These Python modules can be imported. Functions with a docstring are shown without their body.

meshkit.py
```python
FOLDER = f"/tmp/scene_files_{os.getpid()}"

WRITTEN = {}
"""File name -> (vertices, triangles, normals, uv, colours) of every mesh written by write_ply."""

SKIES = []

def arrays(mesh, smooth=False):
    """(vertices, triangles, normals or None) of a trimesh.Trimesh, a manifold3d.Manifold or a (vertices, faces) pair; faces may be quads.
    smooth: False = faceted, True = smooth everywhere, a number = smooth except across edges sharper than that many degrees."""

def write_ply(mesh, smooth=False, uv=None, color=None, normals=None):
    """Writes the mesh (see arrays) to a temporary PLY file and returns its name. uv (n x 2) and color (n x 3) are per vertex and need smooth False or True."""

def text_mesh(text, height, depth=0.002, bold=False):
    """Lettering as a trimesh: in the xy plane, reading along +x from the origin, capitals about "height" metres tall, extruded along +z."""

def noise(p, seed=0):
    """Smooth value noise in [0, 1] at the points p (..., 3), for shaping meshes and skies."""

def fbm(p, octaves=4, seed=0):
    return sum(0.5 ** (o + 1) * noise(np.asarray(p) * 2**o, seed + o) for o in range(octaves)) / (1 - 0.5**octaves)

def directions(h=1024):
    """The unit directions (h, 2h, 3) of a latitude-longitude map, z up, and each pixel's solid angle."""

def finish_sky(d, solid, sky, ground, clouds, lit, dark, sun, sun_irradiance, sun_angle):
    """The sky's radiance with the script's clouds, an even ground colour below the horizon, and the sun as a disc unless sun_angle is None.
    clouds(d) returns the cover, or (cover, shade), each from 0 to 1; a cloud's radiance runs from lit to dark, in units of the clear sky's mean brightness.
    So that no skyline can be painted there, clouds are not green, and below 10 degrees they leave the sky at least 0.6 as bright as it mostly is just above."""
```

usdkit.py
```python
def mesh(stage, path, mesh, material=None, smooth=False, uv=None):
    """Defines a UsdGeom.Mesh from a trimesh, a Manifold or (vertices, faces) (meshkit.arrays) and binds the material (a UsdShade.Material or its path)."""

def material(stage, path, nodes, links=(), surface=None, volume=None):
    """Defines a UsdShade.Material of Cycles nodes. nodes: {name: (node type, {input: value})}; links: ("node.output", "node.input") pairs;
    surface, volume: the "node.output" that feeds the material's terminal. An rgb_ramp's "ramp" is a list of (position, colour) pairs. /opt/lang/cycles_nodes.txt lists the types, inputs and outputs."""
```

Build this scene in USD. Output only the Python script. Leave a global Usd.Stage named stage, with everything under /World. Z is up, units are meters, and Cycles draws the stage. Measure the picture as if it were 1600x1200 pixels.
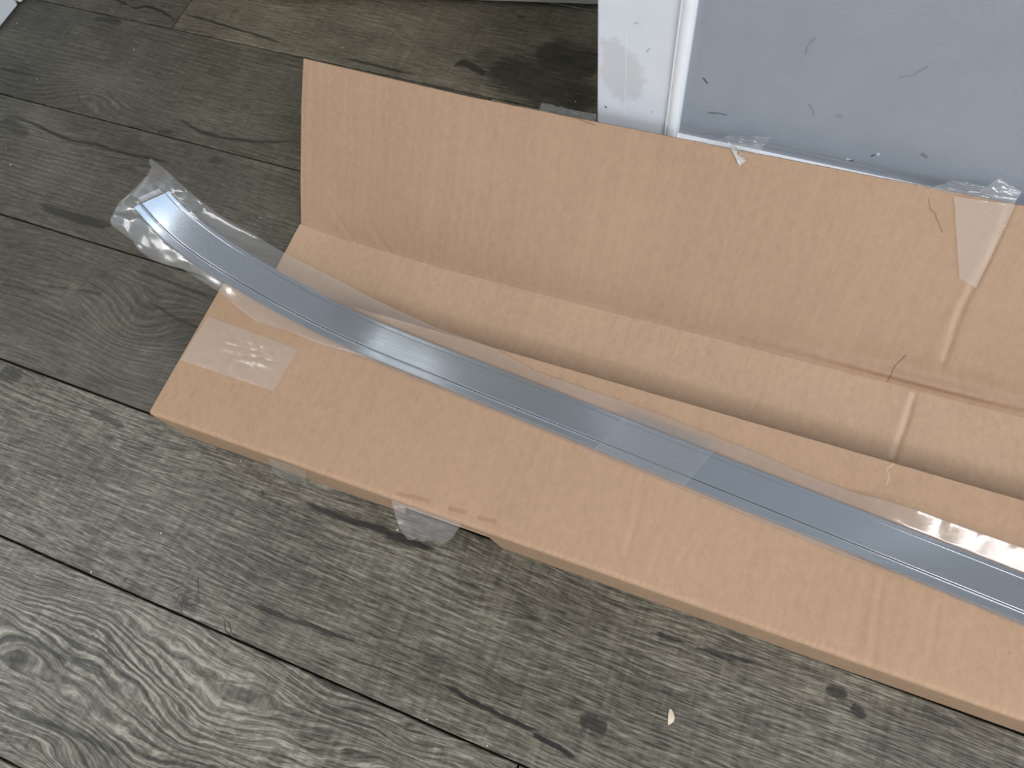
import math, random
import numpy as np
import trimesh
import usdkit, meshkit
from scipy.interpolate import CubicSpline, PchipInterpolator
from scipy.ndimage import gaussian_filter1d
from pxr import Usd, UsdGeom, UsdLux, UsdShade, Gf, Sdf

stage = Usd.Stage.CreateInMemory()
UsdGeom.SetStageUpAxis(stage, UsdGeom.Tokens.z)
UsdGeom.SetStageMetersPerUnit(stage, 1.0)
UsdGeom.Xform.Define(stage, '/World')

# ------------------------------------------------------------------ camera, light, exposure
cam = UsdGeom.Camera.Define(stage, '/World/camera')
R = np.array([[0.929735, 0.289985, -0.226942], [0.352336, -0.879685, 0.319395], [-0.107018, -0.376913, -0.920046]])
EYE = np.array([0, 0, 0.76642])
mat = np.eye(4)
mat[0, :3], mat[1, :3], mat[2, :3], mat[3, :3] = R[:, 0], -R[:, 1], -R[:, 2], EYE
cam.AddTransformOp().Set(Gf.Matrix4d(*mat.ravel().tolist()))
cam.CreateHorizontalApertureAttr(36.0)
cam.CreateVerticalApertureAttr(27.0)
cam.CreateFocalLengthAttr(25.1819)
cam.CreateClippingRangeAttr(Gf.Vec2f(0.01, 100))
cam.CreateExposureAttr(-0.12)


def light_at(l, eye, target, color, radiance):
    eye, target = np.array(eye, float), np.array(target, float)
    back = (eye - target) / np.linalg.norm(eye - target)
    up = np.array([0, 0, 1.0]) if abs(back[2]) < .95 else np.array([0, 1.0, 0])
    right = np.cross(up, back); right /= np.linalg.norm(right)
    m = np.eye(4)
    m[0, :3], m[1, :3], m[2, :3], m[3, :3] = right, np.cross(back, right), back, eye
    l.AddTransformOp().Set(Gf.Matrix4d(*m.ravel().tolist()))
    l.CreateColorAttr(Gf.Vec3f(*color)); l.CreateIntensityAttr(radiance)


# daylight in the window on the right
l = UsdLux.RectLight.Define(stage, '/World/daylight_right'); l.CreateWidthAttr(1.8); l.CreateHeightAttr(2.1)
light_at(l, (2.60, -0.40, 1.13), (0, -0.40, 1.13), (.62, .79, 1.0), 2.4)
# daylight in the window behind the photographer
l = UsdLux.RectLight.Define(stage, '/World/daylight_back'); l.CreateWidthAttr(1.6); l.CreateHeightAttr(1.2)
light_at(l, (-1.4, -2.95, 1.6), (-1.4, 0, 1.6), (.90, .95, 1.0), 4.5)
# daylight in the window at the far left
l = UsdLux.RectLight.Define(stage, '/World/daylight_left'); l.CreateWidthAttr(1.2); l.CreateHeightAttr(1.1)
light_at(l, (-2.99, -1.1, 1.75), (0, -1.1, 1.75), (.88, .94, 1.0), 4.0)
# the ceiling lamp
l = UsdLux.DiskLight.Define(stage, '/World/lamp_front'); l.CreateRadiusAttr(.16)
light_at(l, (1.0, -1.35, 2.36), (1.0, -1.35, 0), (1.0, .97, .93), 48.0)
# an added, unseen ceiling panel that puts a bright band on the strip
l = UsdLux.RectLight.Define(stage, '/World/added_panel_rear'); l.CreateWidthAttr(.22); l.CreateHeightAttr(.5)
light_at(l, (-1.20, .95, 2.37), (-1.20, .95, 0), (.95, .98, 1.0), 3.4)
# two added overhead fill panels, unseen, one to either side of the photographer
l = UsdLux.RectLight.Define(stage, '/World/added_fill_right'); l.CreateWidthAttr(1.4); l.CreateHeightAttr(.9)
light_at(l, (1.78, -1.05, 2.37), (1.78, -1.05, 0), (.96, .98, 1.0), 19.0)
l = UsdLux.RectLight.Define(stage, '/World/added_fill_left'); l.CreateWidthAttr(.9); l.CreateHeightAttr(1.0)
light_at(l, (-2.1, -.35, 2.37), (-2.1, -.35, 0), (.97, .98, 1.0), 7.0)
# a grey room's air-light for anything that escapes
d = UsdLux.DomeLight.Define(stage, '/World/sky'); d.CreateIntensityAttr(.15); d.CreateColorAttr(Gf.Vec3f(.8, .9, 1))

# ------------------------------------------------------------------ helpers
rng = np.random.default_rng(7)
_names = {}


def path_for(name, parent=None):
    base = (str(parent.GetPath()) if parent else '/World') + '/' + name
    k = _names.get(base, 0); _names[base] = k + 1
    return base if k == 0 else '%s_%03d' % (base, k)


def tag(o, label=None, cat=None, group=None, kind=None):
    for k, v in (('label', label), ('category', cat), ('group', group), ('kind', kind)):
        if v: o.SetCustomDataByKey(k, v)
    return o


def thing(name, label=None, cat=None, group=None, kind=None, loc=(0, 0, 0)):
    x = UsdGeom.Xform.Define(stage, path_for(name))
    if any(loc): x.AddTranslateOp().Set(Gf.Vec3d(*loc))
    return tag(x.GetPrim(), label, cat, group, kind)


def obj(name, mesh, material, parent=None, smooth=False, label=None, cat=None, group=None, kind=None):
    if isinstance(mesh, tuple):                                      # faces turned outwards
        v, f = np.asarray(mesh[0], float), np.asarray(mesh[1])
        if np.einsum('ij,ij->i', v[f[:, 0]], np.cross(v[f[:, 1]], v[f[:, 2]])).sum() < 0: mesh = (v, f[:, ::-1])
    m = usdkit.mesh(stage, path_for(name, parent), mesh, material, smooth)
    return tag(m.GetPrim(), label, cat, group, kind)


class G:
    """A small writer of node graphs: '@node.output' links, anything else is a value."""
    def __init__(s): s.nodes, s.links = {}, []
    def n(s, kind, **a):
        name = 'n%d' % len(s.nodes); v = {}
        for k, x in a.items():
            if isinstance(x, str) and x.startswith('@'): s.links.append((x[1:], name + '.' + k))
            else: v[k] = x
        s.nodes[name] = (kind, v)
        return '@' + name
    def math(s, op, a, b=0.0, c=0.0, clamp=False):
        return s.n('math', math_type=op, value1=a, value2=b, value3=c, use_clamp=clamp) + '.value'
    def vm(s, op, a, b=(0, 0, 0), scale=1.0, out='vector'):
        return s.n('vector_math', vector_math_type=op, vector1=a, vector2=b, scale=scale) + '.' + out if False else s.n('vector_math', math_type=op, vector1=a, vector2=b, scale=scale) + '.' + out
    def mix(s, fac, a, b, how='mix'):
        return s.n('mix', mix_type=how, fac=fac, color1=a, color2=b) + '.color'
    def noise(s, vec, scale=1.0, detail=2.0, rough=.5, dist=0.0):
        return s.n('noise_texture', vector=vec, scale=scale, detail=detail, roughness=rough, distortion=dist) + '.fac'
    def mapped(s, vec, scale, loc=(0, 0, 0)):
        return s.n('mapping', vector=vec, scale=scale, location=loc) + '.vector'
    def rng(s, v, a, b, c=0.0, d=1.0, kind='linear'):
        return s.n('map_range', range_type=kind, value=v, from_min=a, from_max=b, to_min=c, to_max=d, clamp=True) + '.result'
    def pos(s): return s.n('geometry') + '.position'
    def make(s, name, surface): return usdkit.material(stage, '/World/Looks/' + name, s.nodes, s.links, surface=surface[1:])


def lin(r, g, b):
    f = lambda c: c / 12.92 if c <= .04045 else ((c + .055) / 1.055) ** 2.4
    return tuple(f(x / 255) for x in (r, g, b))


def segments(g, p2, lines, width, noise=None, taper=False):
    """Mask (0..1) of thin drawn lines: lines are lists of points in the plane of p2 (x, y, 0)."""
    best = None
    for line in lines:
        ln = [math.dist(line[i], line[i + 1]) for i in range(len(line) - 1)]; tot = sum(ln) + 1e-9
        for i in range(len(line) - 1):
            A, B = np.array(line[i], float), np.array(line[i + 1], float)
            AB = B - A; L2 = float(AB @ AB) + 1e-12
            ap = g.vm('subtract', p2, (A[0], A[1], 0))
            t = g.math('multiply', g.vm('dot_product', ap, (AB[0], AB[1], 0), out='value'), 1 / L2, clamp=True)
            q = g.n('vector_math', math_type='scale', vector1=(AB[0], AB[1], 0), scale=t) + '.vector'
            dd = g.vm('length', g.vm('subtract', ap, q), out='value')
            if taper:                                                # both ends drawn out to a point
                u = g.math('multiply_add', t, 2 * ln[i] / tot, 2 * sum(ln[:i]) / tot - 1)
                dd = g.math('multiply_add', g.math('power', g.math('absolute', u), 6.0), width * .75, dd)
            best = dd if best is None else g.math('minimum', best, dd)
    if noise: best = g.math('add', best, noise)
    return g.rng(best, width * .45, width, 1.0, 0.0, 'smoothstep')


# ------------------------------------------------------------------ materials
FEAT = {
    'R1a': [[[-1.0146, 0.6872], [-0.997, 0.6856], [-0.9837, 0.6946], [-0.9465, 0.6891], [-0.917, 0.6793]], [[-1.0442, 0.6933], [-1.0154, 0.6884]]],
    'R1b': [[[-0.9127, 0.6945], [-0.893, 0.6922], [-0.8562, 0.6913], [-0.8121, 0.6869], [-0.7695, 0.6837], [-0.7238, 0.6776], [-0.7014, 0.6779]], [[-0.6183, 0.6728], [-0.5868, 0.6744], [-0.5442, 0.6738], [-0.4912, 0.6712]], [[-0.564, 0.6599], [-0.522, 0.6595]], [[-0.4448, 0.7006], [-0.4325, 0.7125], [-0.3915, 0.697]], [[-0.4244, 0.7296], [-0.3571, 0.7096]], [[-0.392, 0.815], [-0.3749, 0.8152]]],
    'R2': [[[-1.057, 0.6466], [-1.0297, 0.6519], [-1.0008, 0.6504]], [[-1.153, 0.5148], [-1.1142, 0.5152], [-1.0789, 0.5163]], [[-0.8109, 0.5074], [-0.7899, 0.5008], [-0.7625, 0.4925], [-0.7231, 0.4913], [-0.6676, 0.4983], [-0.6123, 0.5136]], [[-0.8256, 0.474], [-0.7997, 0.4799]], [[-1.0043, 0.5158], [-0.977, 0.4906], [-0.9542, 0.4839]], [[-0.9675, 0.5124], [-0.936, 0.5015], [-0.9172, 0.4913]], [[-0.9491, 0.5212], [-0.917, 0.5091], [-0.9014, 0.498]]],
    'R3': [[[-1.0936, 0.4362], [-1.0573, 0.4383], [-1.0275, 0.435], [-0.991, 0.4287], [-0.9465, 0.4237], [-0.9045, 0.428], [-0.8456, 0.4264], [-0.7646, 0.4315]], [[-0.7196, 0.4569], [-0.6993, 0.4499]], [[-0.9294, 0.313], [-0.8921, 0.3093], [-0.835, 0.3083], [-0.7972, 0.313]], [[-1.0855, 0.4256], [-1.0202, 0.4132]]],
    'R4': [[[-0.9036, 0.1851], [-0.8617, 0.1888], [-0.8338, 0.1883]], [[-0.8338, 0.2036], [-0.8035, 0.2069]], [[-0.7902, 0.211], [-0.7505, 0.2152]], [[-0.7333, 0.2613], [-0.6703, 0.2602], [-0.6026, 0.2564]], [[-0.6847, 0.2258], [-0.6273, 0.2146], [-0.5766, 0.2117]]],
    'R5': [[[-0.8213, 0.0763], [-0.8026, 0.0768], [-0.7852, 0.076]], [[-0.6746, 0.0693], [-0.6472, 0.068], [-0.6152, 0.0649]], [[-0.3624, 0.0591], [-0.3405, 0.0568], [-0.3042, 0.0574], [-0.2692, 0.0594], [-0.2455, 0.059], [-0.2218, 0.058], [-0.1953, 0.0602]], [[-0.4457, -0.0802], [-0.4332, -0.0884], [-0.4198, -0.0884]], [[-0.4316, -0.0715], [-0.4219, -0.0821]], [[-0.3732, -0.0607], [-0.3479, -0.0612], [-0.3209, -0.0596], [-0.2905, -0.0579], [-0.2383, -0.0552]], [[-0.1447, -0.059], [-0.1271, -0.0605], [-0.1128, -0.0632], [-0.0736, -0.0654], [-0.0501, -0.0654], [-0.0332, -0.0643]], [[-0.0419, -0.0695], [-0.0216, -0.0711], [0.0052, -0.0741]], [[0.0019, -0.0357], [0.0135, -0.0415], [0.0258, -0.0397]], [[-0.0017, -0.0443], [0.0141, -0.0335]], [[0.2058, 0.0675], [0.2267, 0.0683]], [[0.2308, 0.0622], [0.2449, 0.0548]], [[0.043, 0.0596], [0.0698, 0.0612]], [[0.0815, 0.0605], [0.11, 0.063], [0.1429, 0.068]], [[-0.7308, 0.0382], [-0.7456, 0.0376]], [[-0.5178, -0.0862], [-0.5141, -0.0893]], [[-0.4151, 0.0547], [-0.4104, 0.0477]], [[-0.6655, -0.0784], [-0.6357, -0.0803]]],
    'R6': [[[-0.6035, -0.1826], [-0.5631, -0.1815], [-0.519, -0.1821], [-0.4736, -0.1812]], [[-0.579, -0.2439], [-0.5271, -0.2437], [-0.4554, -0.2383], [-0.415, -0.2382]], [[-0.4806, -0.1629], [-0.4566, -0.174], [-0.4232, -0.1876]], [[-0.4448, -0.1729], [-0.4101, -0.189], [-0.3909, -0.2007]], [[-0.42, -0.1668], [-0.3779, -0.1894], [-0.3622, -0.1959]], [[-0.4879, -0.2025], [-0.4643, -0.2066], [-0.4459, -0.2156]], [[-0.6406, -0.1626], [-0.6074, -0.1576]], [[-0.6049, -0.2097], [-0.5831, -0.2029], [-0.5591, -0.1993]]],
    'R5k': [[[-0.4617, -0.0832], [-0.4507, -0.072], [-0.4312, -0.072]], [[-0.4483, -0.0912], [-0.4474, -0.0801], [-0.435, -0.0713]], [[-0.4359, -0.0965], [-0.4408, -0.087], [-0.4322, -0.076]], [[-0.4375, -0.0643], [-0.4372, -0.0576], [-0.4257, -0.0743]], [[-0.4561, -0.084], [-0.447, -0.0878], [-0.4335, -0.0878], [-0.4236, -0.0821]], [[-0.393, -0.082], [-0.3793, -0.0874], [-0.3718, -0.0949], [-0.36, -0.096]], [[-0.387, -0.0854], [-0.3801, -0.0946], [-0.366, -0.0996]]],
}


def wood(name, off, tone=1.0, warm=0.0, cath=.4, coarse=.5, feats=(), swirl=(), tex=1.0, ring_scale=40.0, ring_bend=2.6, sawn=.55):
    """Dark weathered oak laminate, grain along x. feats: (lines, width, strength)."""
    g = G(); pos = g.pos()
    p = g.n('vector_math', math_type='add', vector1=pos, vector2=(off[0], off[1], 0)) + '.vector'
    warp = g.noise(g.mapped(p, (2.6, 9, 1)), 1, 2, .5)
    warp2 = g.noise(g.mapped(p, (11, 30, 1)), 1, 2, .5)
    shift = g.math('add', g.math('multiply', g.math('subtract', warp, .5), .05 * (.4 + cath)), g.math('multiply', g.math('subtract', warp2, .5), .012 * cath))
    sp_ = g.n('separate_xyz', vector=pos)
    def bell(cx, cy, rx, ry):
        dx = g.math('divide', g.math('subtract', sp_ + '.x', cx), rx); dy = g.math('divide', g.math('subtract', sp_ + '.y', cy), ry)
        return g.math('exponent', g.math('multiply', g.math('add', g.math('multiply', dx, dx), g.math('multiply', dy, dy)), -1.0))
    for cx, cy, rx, ry, amp in swirl: shift = g.math('add', shift, g.math('multiply', bell(cx, cy, rx, ry), amp))
    sep = g.n('separate_xyz', vector=p)
    y2 = g.math('add', sep + '.y', shift)
    pw = g.n('combine_xyz', x=sep + '.x', y=y2, z=0.0) + '.vector'
    fine = g.noise(g.mapped(pw, (26, 420, 1)), 1, 3, .62)
    mid = g.noise(g.mapped(pw, (9, 150, 1)), 1, 3, .6)
    dash = g.noise(g.mapped(pw, (75, 620, 1)), 1, 2, .6)
    rings = g.n('wave_texture', wave_type='bands', bands_direction='y', profile='sine', vector=pw, scale=ring_scale, distortion=ring_bend, detail=2.0, detail_scale=3.0, detail_roughness=.6) + '.fac'
    rings = g.rng(g.math('add', rings, g.math('add', g.math('multiply', g.math('subtract', dash, .5), 1.9), g.math('multiply', g.math('subtract', fine, .5), 1.6))), .45, .95, 0, 1, 'smoothstep')
    blot = g.noise(g.mapped(p, (5, 11, 1)), 1, 3, .55)
    where = g.rng(g.noise(g.mapped(p, (2.4, 7, 1), (3.3, 1.7, 0)), 1, 1, .5), .42, .62, 0, 1, 'smoothstep')
    for cx, cy, rx, ry, amp in swirl:
        where = g.math('maximum', g.math('multiply', where, .6), bell(cx, cy, rx * 1.3, ry * 1.3))
    saw = g.noise(g.mapped(p, (150, 16, 1)), 1, 2, .6)
    v = g.math('multiply', g.math('subtract', fine, .5), 1.5 * tex)
    v = g.math('add', v, g.math('multiply', g.math('subtract', mid, .5), .75 * coarse * tex))
    v = g.math('add', v, g.math('multiply', g.math('subtract', dash, .5), .9 * tex))
    v = g.math('add', v, g.math('multiply', g.math('multiply', g.math('subtract', rings, .3), where), -.55 * cath))
    v = g.math('add', v, g.math('multiply', g.math('subtract', saw, .5), sawn))
    v = g.math('add', v, g.math('multiply', g.math('subtract', blot, .5), .8))
    v = g.math('add', v, .5)
    c = lambda r, gg, b: tuple(tone * x * w for x, w in zip(lin(r, gg, b), (1.03 + warm, 1, .93 - 1.2 * warm)))
    col = g.n('rgb_ramp', fac=v, ramp=[(0, c(56, 53, 47)), (.3, c(92, 88, 79)), (.55, c(119, 114, 104)), (.8, c(146, 142, 131)), (1, c(172, 169, 157))]) + '.color'
    jit = g.math('multiply', g.math('subtract', g.noise(g.mapped(pos, (55, 40, 1)), 1, 3, .6), .5), .0042)
    s0 = g.n('separate_xyz', vector=pos)
    pj = g.n('combine_xyz', x=s0 + '.x', y=g.math('add', s0 + '.y', jit), z=0.0) + '.vector'
    rag = g.math('subtract', g.noise(g.mapped(pos, (30, 330, 1)), 1, 3, .65), .40)
    dark = None
    for lines, width, strength in feats:
        m = g.math('multiply', segments(g, pj, lines, width * 1.2, g.math('multiply', rag, width * 1.6), True), strength)
        dark = m if dark is None else g.math('maximum', dark, m)
    if dark: col = g.mix(dark, col, c(14, 14, 13))
    bump = g.n('bump', height=v, strength=.25, distance=.0006) + '.normal'
    rough = g.rng(fine, .3, .7, .47, .33)
    s = g.n('principled_bsdf', base_color=col, roughness=rough, specular_ior_level=.42, normal=bump)
    return g.make(name, s + '.BSDF')


def cardboard(name, base=(184, 149, 112), flute=True, feats=(), marks=()):
    g = G(); pos = g.pos(); sx = g.n('separate_xyz', vector=pos)
    m1 = g.noise(g.mapped(pos, (420, 300, 300)), 1, 3, .65)
    m2 = g.noise(g.mapped(pos, (150, 95, 95)), 1, 3, .6)
    m3 = g.noise(g.mapped(pos, (8, 6, 6)), 1, 2, .5)
    fl = g.noise(g.mapped(pos, (95, 3, 3)), 1, 2, .6)
    v = g.math('add', g.math('multiply', g.math('subtract', m1, .5), .42), g.math('multiply', g.math('subtract', m2, .5), .5))
    v = g.math('add', v, g.math('multiply', g.math('subtract', m3, .5), .35))
    v = g.math('add', v, g.math('multiply', g.math('subtract', fl, .5), .26 if flute else 0))
    v = g.math('add', v, .5)
    b = np.array(lin(*base))
    col = g.n('rgb_ramp', fac=v, ramp=[(.1, tuple(b * np.array([.80, .79, .77]))), (.5, tuple(b)), (.9, tuple(np.minimum(b * np.array([1.17, 1.18, 1.2]), 1)))]) + '.color'
    spots = g.rng(g.n('voronoi_texture', vector=pos, scale=55.0) + '.distance', .035, .055, .55, 0)
    keep = g.math('greater_than', g.noise(pos, 38, 0), .64)
    col = g.mix(g.math('multiply', spots, keep), col, tuple(b * .45))
    for lines, width, strength, colr in feats:
        jig = g.math('multiply', g.math('subtract', g.noise(pos, 240, 2), .5), width * .9)
        col = g.mix(g.math('multiply', segments(g, pos_xy(g, pos), lines, width, jig), strength), col, colr)
    wave = g.n('wave_texture', wave_type='bands', bands_direction='x', vector=pos, scale=46.0, distortion=.6, detail=1.0, detail_scale=2.0) + '.fac'
    hgt = g.math('add', g.math('multiply', wave, .35 if flute else 0), g.math('multiply', m1, .5))
    bump = g.n('bump', height=hgt, strength=.22, distance=.0007) + '.normal'
    s = g.n('principled_bsdf', base_color=col, roughness=.78, specular_ior_level=.25, normal=bump)
    return g.make(name, s + '.BSDF')


def pos_xy(g, pos):
    s = g.n('separate_xyz', vector=pos)
    return g.n('combine_xyz', x=s + '.x', y=s + '.y', z=0.0) + '.vector'


def pos_xz(g, pos):
    s = g.n('separate_xyz', vector=pos)
    return g.n('combine_xyz', x=s + '.x', y=s + '.z', z=0.0) + '.vector'


def clear_film(name, haze=.08, tint=(.95, .95, .96), rough=.12, hazecol=(.8, .8, .86), bumpy=.4, bscale=90, base=.04):
    """Thin clear plastic: lets light through, reflects by angle, a little milky."""
    g = G(); geo = g.n('geometry')
    bp = g.n('bump', height=g.noise(geo + '.position', bscale, 3, .6), strength=bumpy, distance=.002) + '.normal'
    c = g.math('absolute', g.vm('dot_product', geo + '.incoming', bp, out='value'))
    f = g.math('power', g.math('subtract', 1.0, c, clamp=True), 5.0)
    f = g.math('add', g.math('multiply', f, .8), base)
    milk = g.n('mix_closure', fac=.4, closure1=g.n('diffuse_bsdf', color=hazecol) + '.BSDF', closure2=g.n('translucent_bsdf', color=hazecol) + '.BSDF') + '.closure'
    thru = g.n('transparent_bsdf', color=tint) + '.BSDF'
    body = g.n('mix_closure', fac=haze, closure1=thru, closure2=milk) + '.closure'
    shine = g.n('glossy_bsdf', color=(1, 1, 1), roughness=rough, normal=bp) + '.BSDF'
    return g.make(name, g.n('mix_closure', fac=f, closure1=body, closure2=shine) + '.closure')


def paint(name, rgb, rough=.45, spec=.5, bump=.1, bscale=300, marks=(), blot=.06):
    """Painted surface; marks: (lines in x,z, width, strength, colour)."""
    g = G(); pos = g.pos(); b = lin(*rgb)
    m = g.noise(pos, 9, 4, .6)
    col = g.mix(g.rng(m, .3, .7), tuple(x * (1 - blot) for x in b), tuple(min(1, x * (1 + blot)) for x in b))
    for lines, width, strength, colr in marks:
        jig = g.math('multiply', g.math('subtract', g.noise(pos, 130, 3, .65), .5), width * 1.3)
        col = g.mix(g.math('multiply', segments(g, pos_xz(g, pos), lines, width, jig), strength), col, colr)
    bp = g.n('bump', height=g.noise(pos, bscale, 2, .5), strength=bump, distance=.001) + '.normal'
    s = g.n('principled_bsdf', base_color=col, roughness=rough, specular_ior_level=spec, normal=bp)
    return g.make(name, s + '.BSDF')


def plain(name, rgb, rough=.5, metallic=0.0, spec=.5):
    g = G()
    return g.make(name, g.n('principled_bsdf', base_color=lin(*rgb), roughness=rough, metallic=metallic, specular_ior_level=spec) + '.BSDF')


# ------------------------------------------------------------------ mesh helpers
def box(x0, x1, y0, y1, z0, z1):
    m = trimesh.creation.box([x1 - x0, y1 - y0, z1 - z0]); m.apply_translation([(x0 + x1) / 2, (y0 + y1) / 2, (z0 + z1) / 2]); return m


def bevel_box(x0, x1, y0, y1, z0, z1, r):
    """A box with all its edges chamfered by r (hull of three boxes)."""
    pts = []
    for a in (0, 1):
        for b in (0, 1):
            for c in (0, 1):
                P = [(x0, x1)[a], (y0, y1)[b], (z0, z1)[c]]; s = [1 - 2 * a, 1 - 2 * b, 1 - 2 * c]
                for k in range(3):
                    q = [P[i] + (s[i] * r if i != k else 0) for i in range(3)]; pts.append(q)
    return trimesh.convex.convex_hull(np.array(pts))


def grid_faces(nu, nv):
    i, j = np.meshgrid(np.arange(nu - 1), np.arange(nv - 1), indexing='ij')
    a = i * nv + j
    return np.stack([a, a + nv, a + nv + 1, a + 1], -1).reshape(-1, 4)


def sheet(P, thick, normal=None):
    """P: (nu, nv, 3) points of a sheet's top side -> closed mesh 'thick' deep on the underside."""
    nu, nv = P.shape[:2]
    if normal is None:
        du, dv = np.gradient(P, axis=0), np.gradient(P, axis=1)
        N = np.cross(du, dv); N /= np.linalg.norm(N, axis=-1, keepdims=True) + 1e-12
    else:
        N = np.broadcast_to(np.array(normal, float), P.shape)
    Q = P - N * thick
    V = np.vstack([P.reshape(-1, 3), Q.reshape(-1, 3)]); n = nu * nv
    F = grid_faces(nu, nv)
    faces = [F, F[:, ::-1] + n]
    idx = np.arange(n).reshape(nu, nv)
    for e, flip in ((idx[0], 0), (idx[-1], 1), (idx[:, 0], 1), (idx[:, -1], 0)):
        q = np.stack([e[:-1], e[1:], e[1:] + n, e[:-1] + n], 1)
        faces.append(q if not flip else q[:, ::-1])
    f = np.vstack(faces)
    return V, np.vstack([f[:, [0, 1, 2]], f[:, [0, 2, 3]]])


def loft(rings, cap=True):
    """rings: (n, k, 3) closed loops -> closed mesh."""
    n, k = rings.shape[:2]
    V = rings.reshape(-1, 3); i, j = np.meshgrid(np.arange(n - 1), np.arange(k), indexing='ij')
    a, b = i * k + j, i * k + (j + 1) % k
    F = np.stack([a, b, b + k, a + k], -1).reshape(-1, 4)
    F = np.vstack([F[:, [0, 1, 2]], F[:, [0, 2, 3]]])
    if cap:
        c0, c1 = rings[0].mean(0), rings[-1].mean(0); V = np.vstack([V, c0, c1]); m = len(V)
        r = np.arange(k)
        F = np.vstack([F, np.stack([np.full(k, m - 2), (r + 1) % k, r], 1), np.stack([np.full(k, m - 1), (n - 1) * k + r, (n - 1) * k + (r + 1) % k], 1)])
    return V, F


def fbm(x, y, scale, seed=0, octaves=3):
    x, y = np.broadcast_arrays(np.asarray(x, float), np.asarray(y, float))
    return meshkit.fbm(np.stack([x * scale + 31.7, y * scale + 17.3, np.full(x.shape, 3.1)], -1), octaves, seed) - .5


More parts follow.
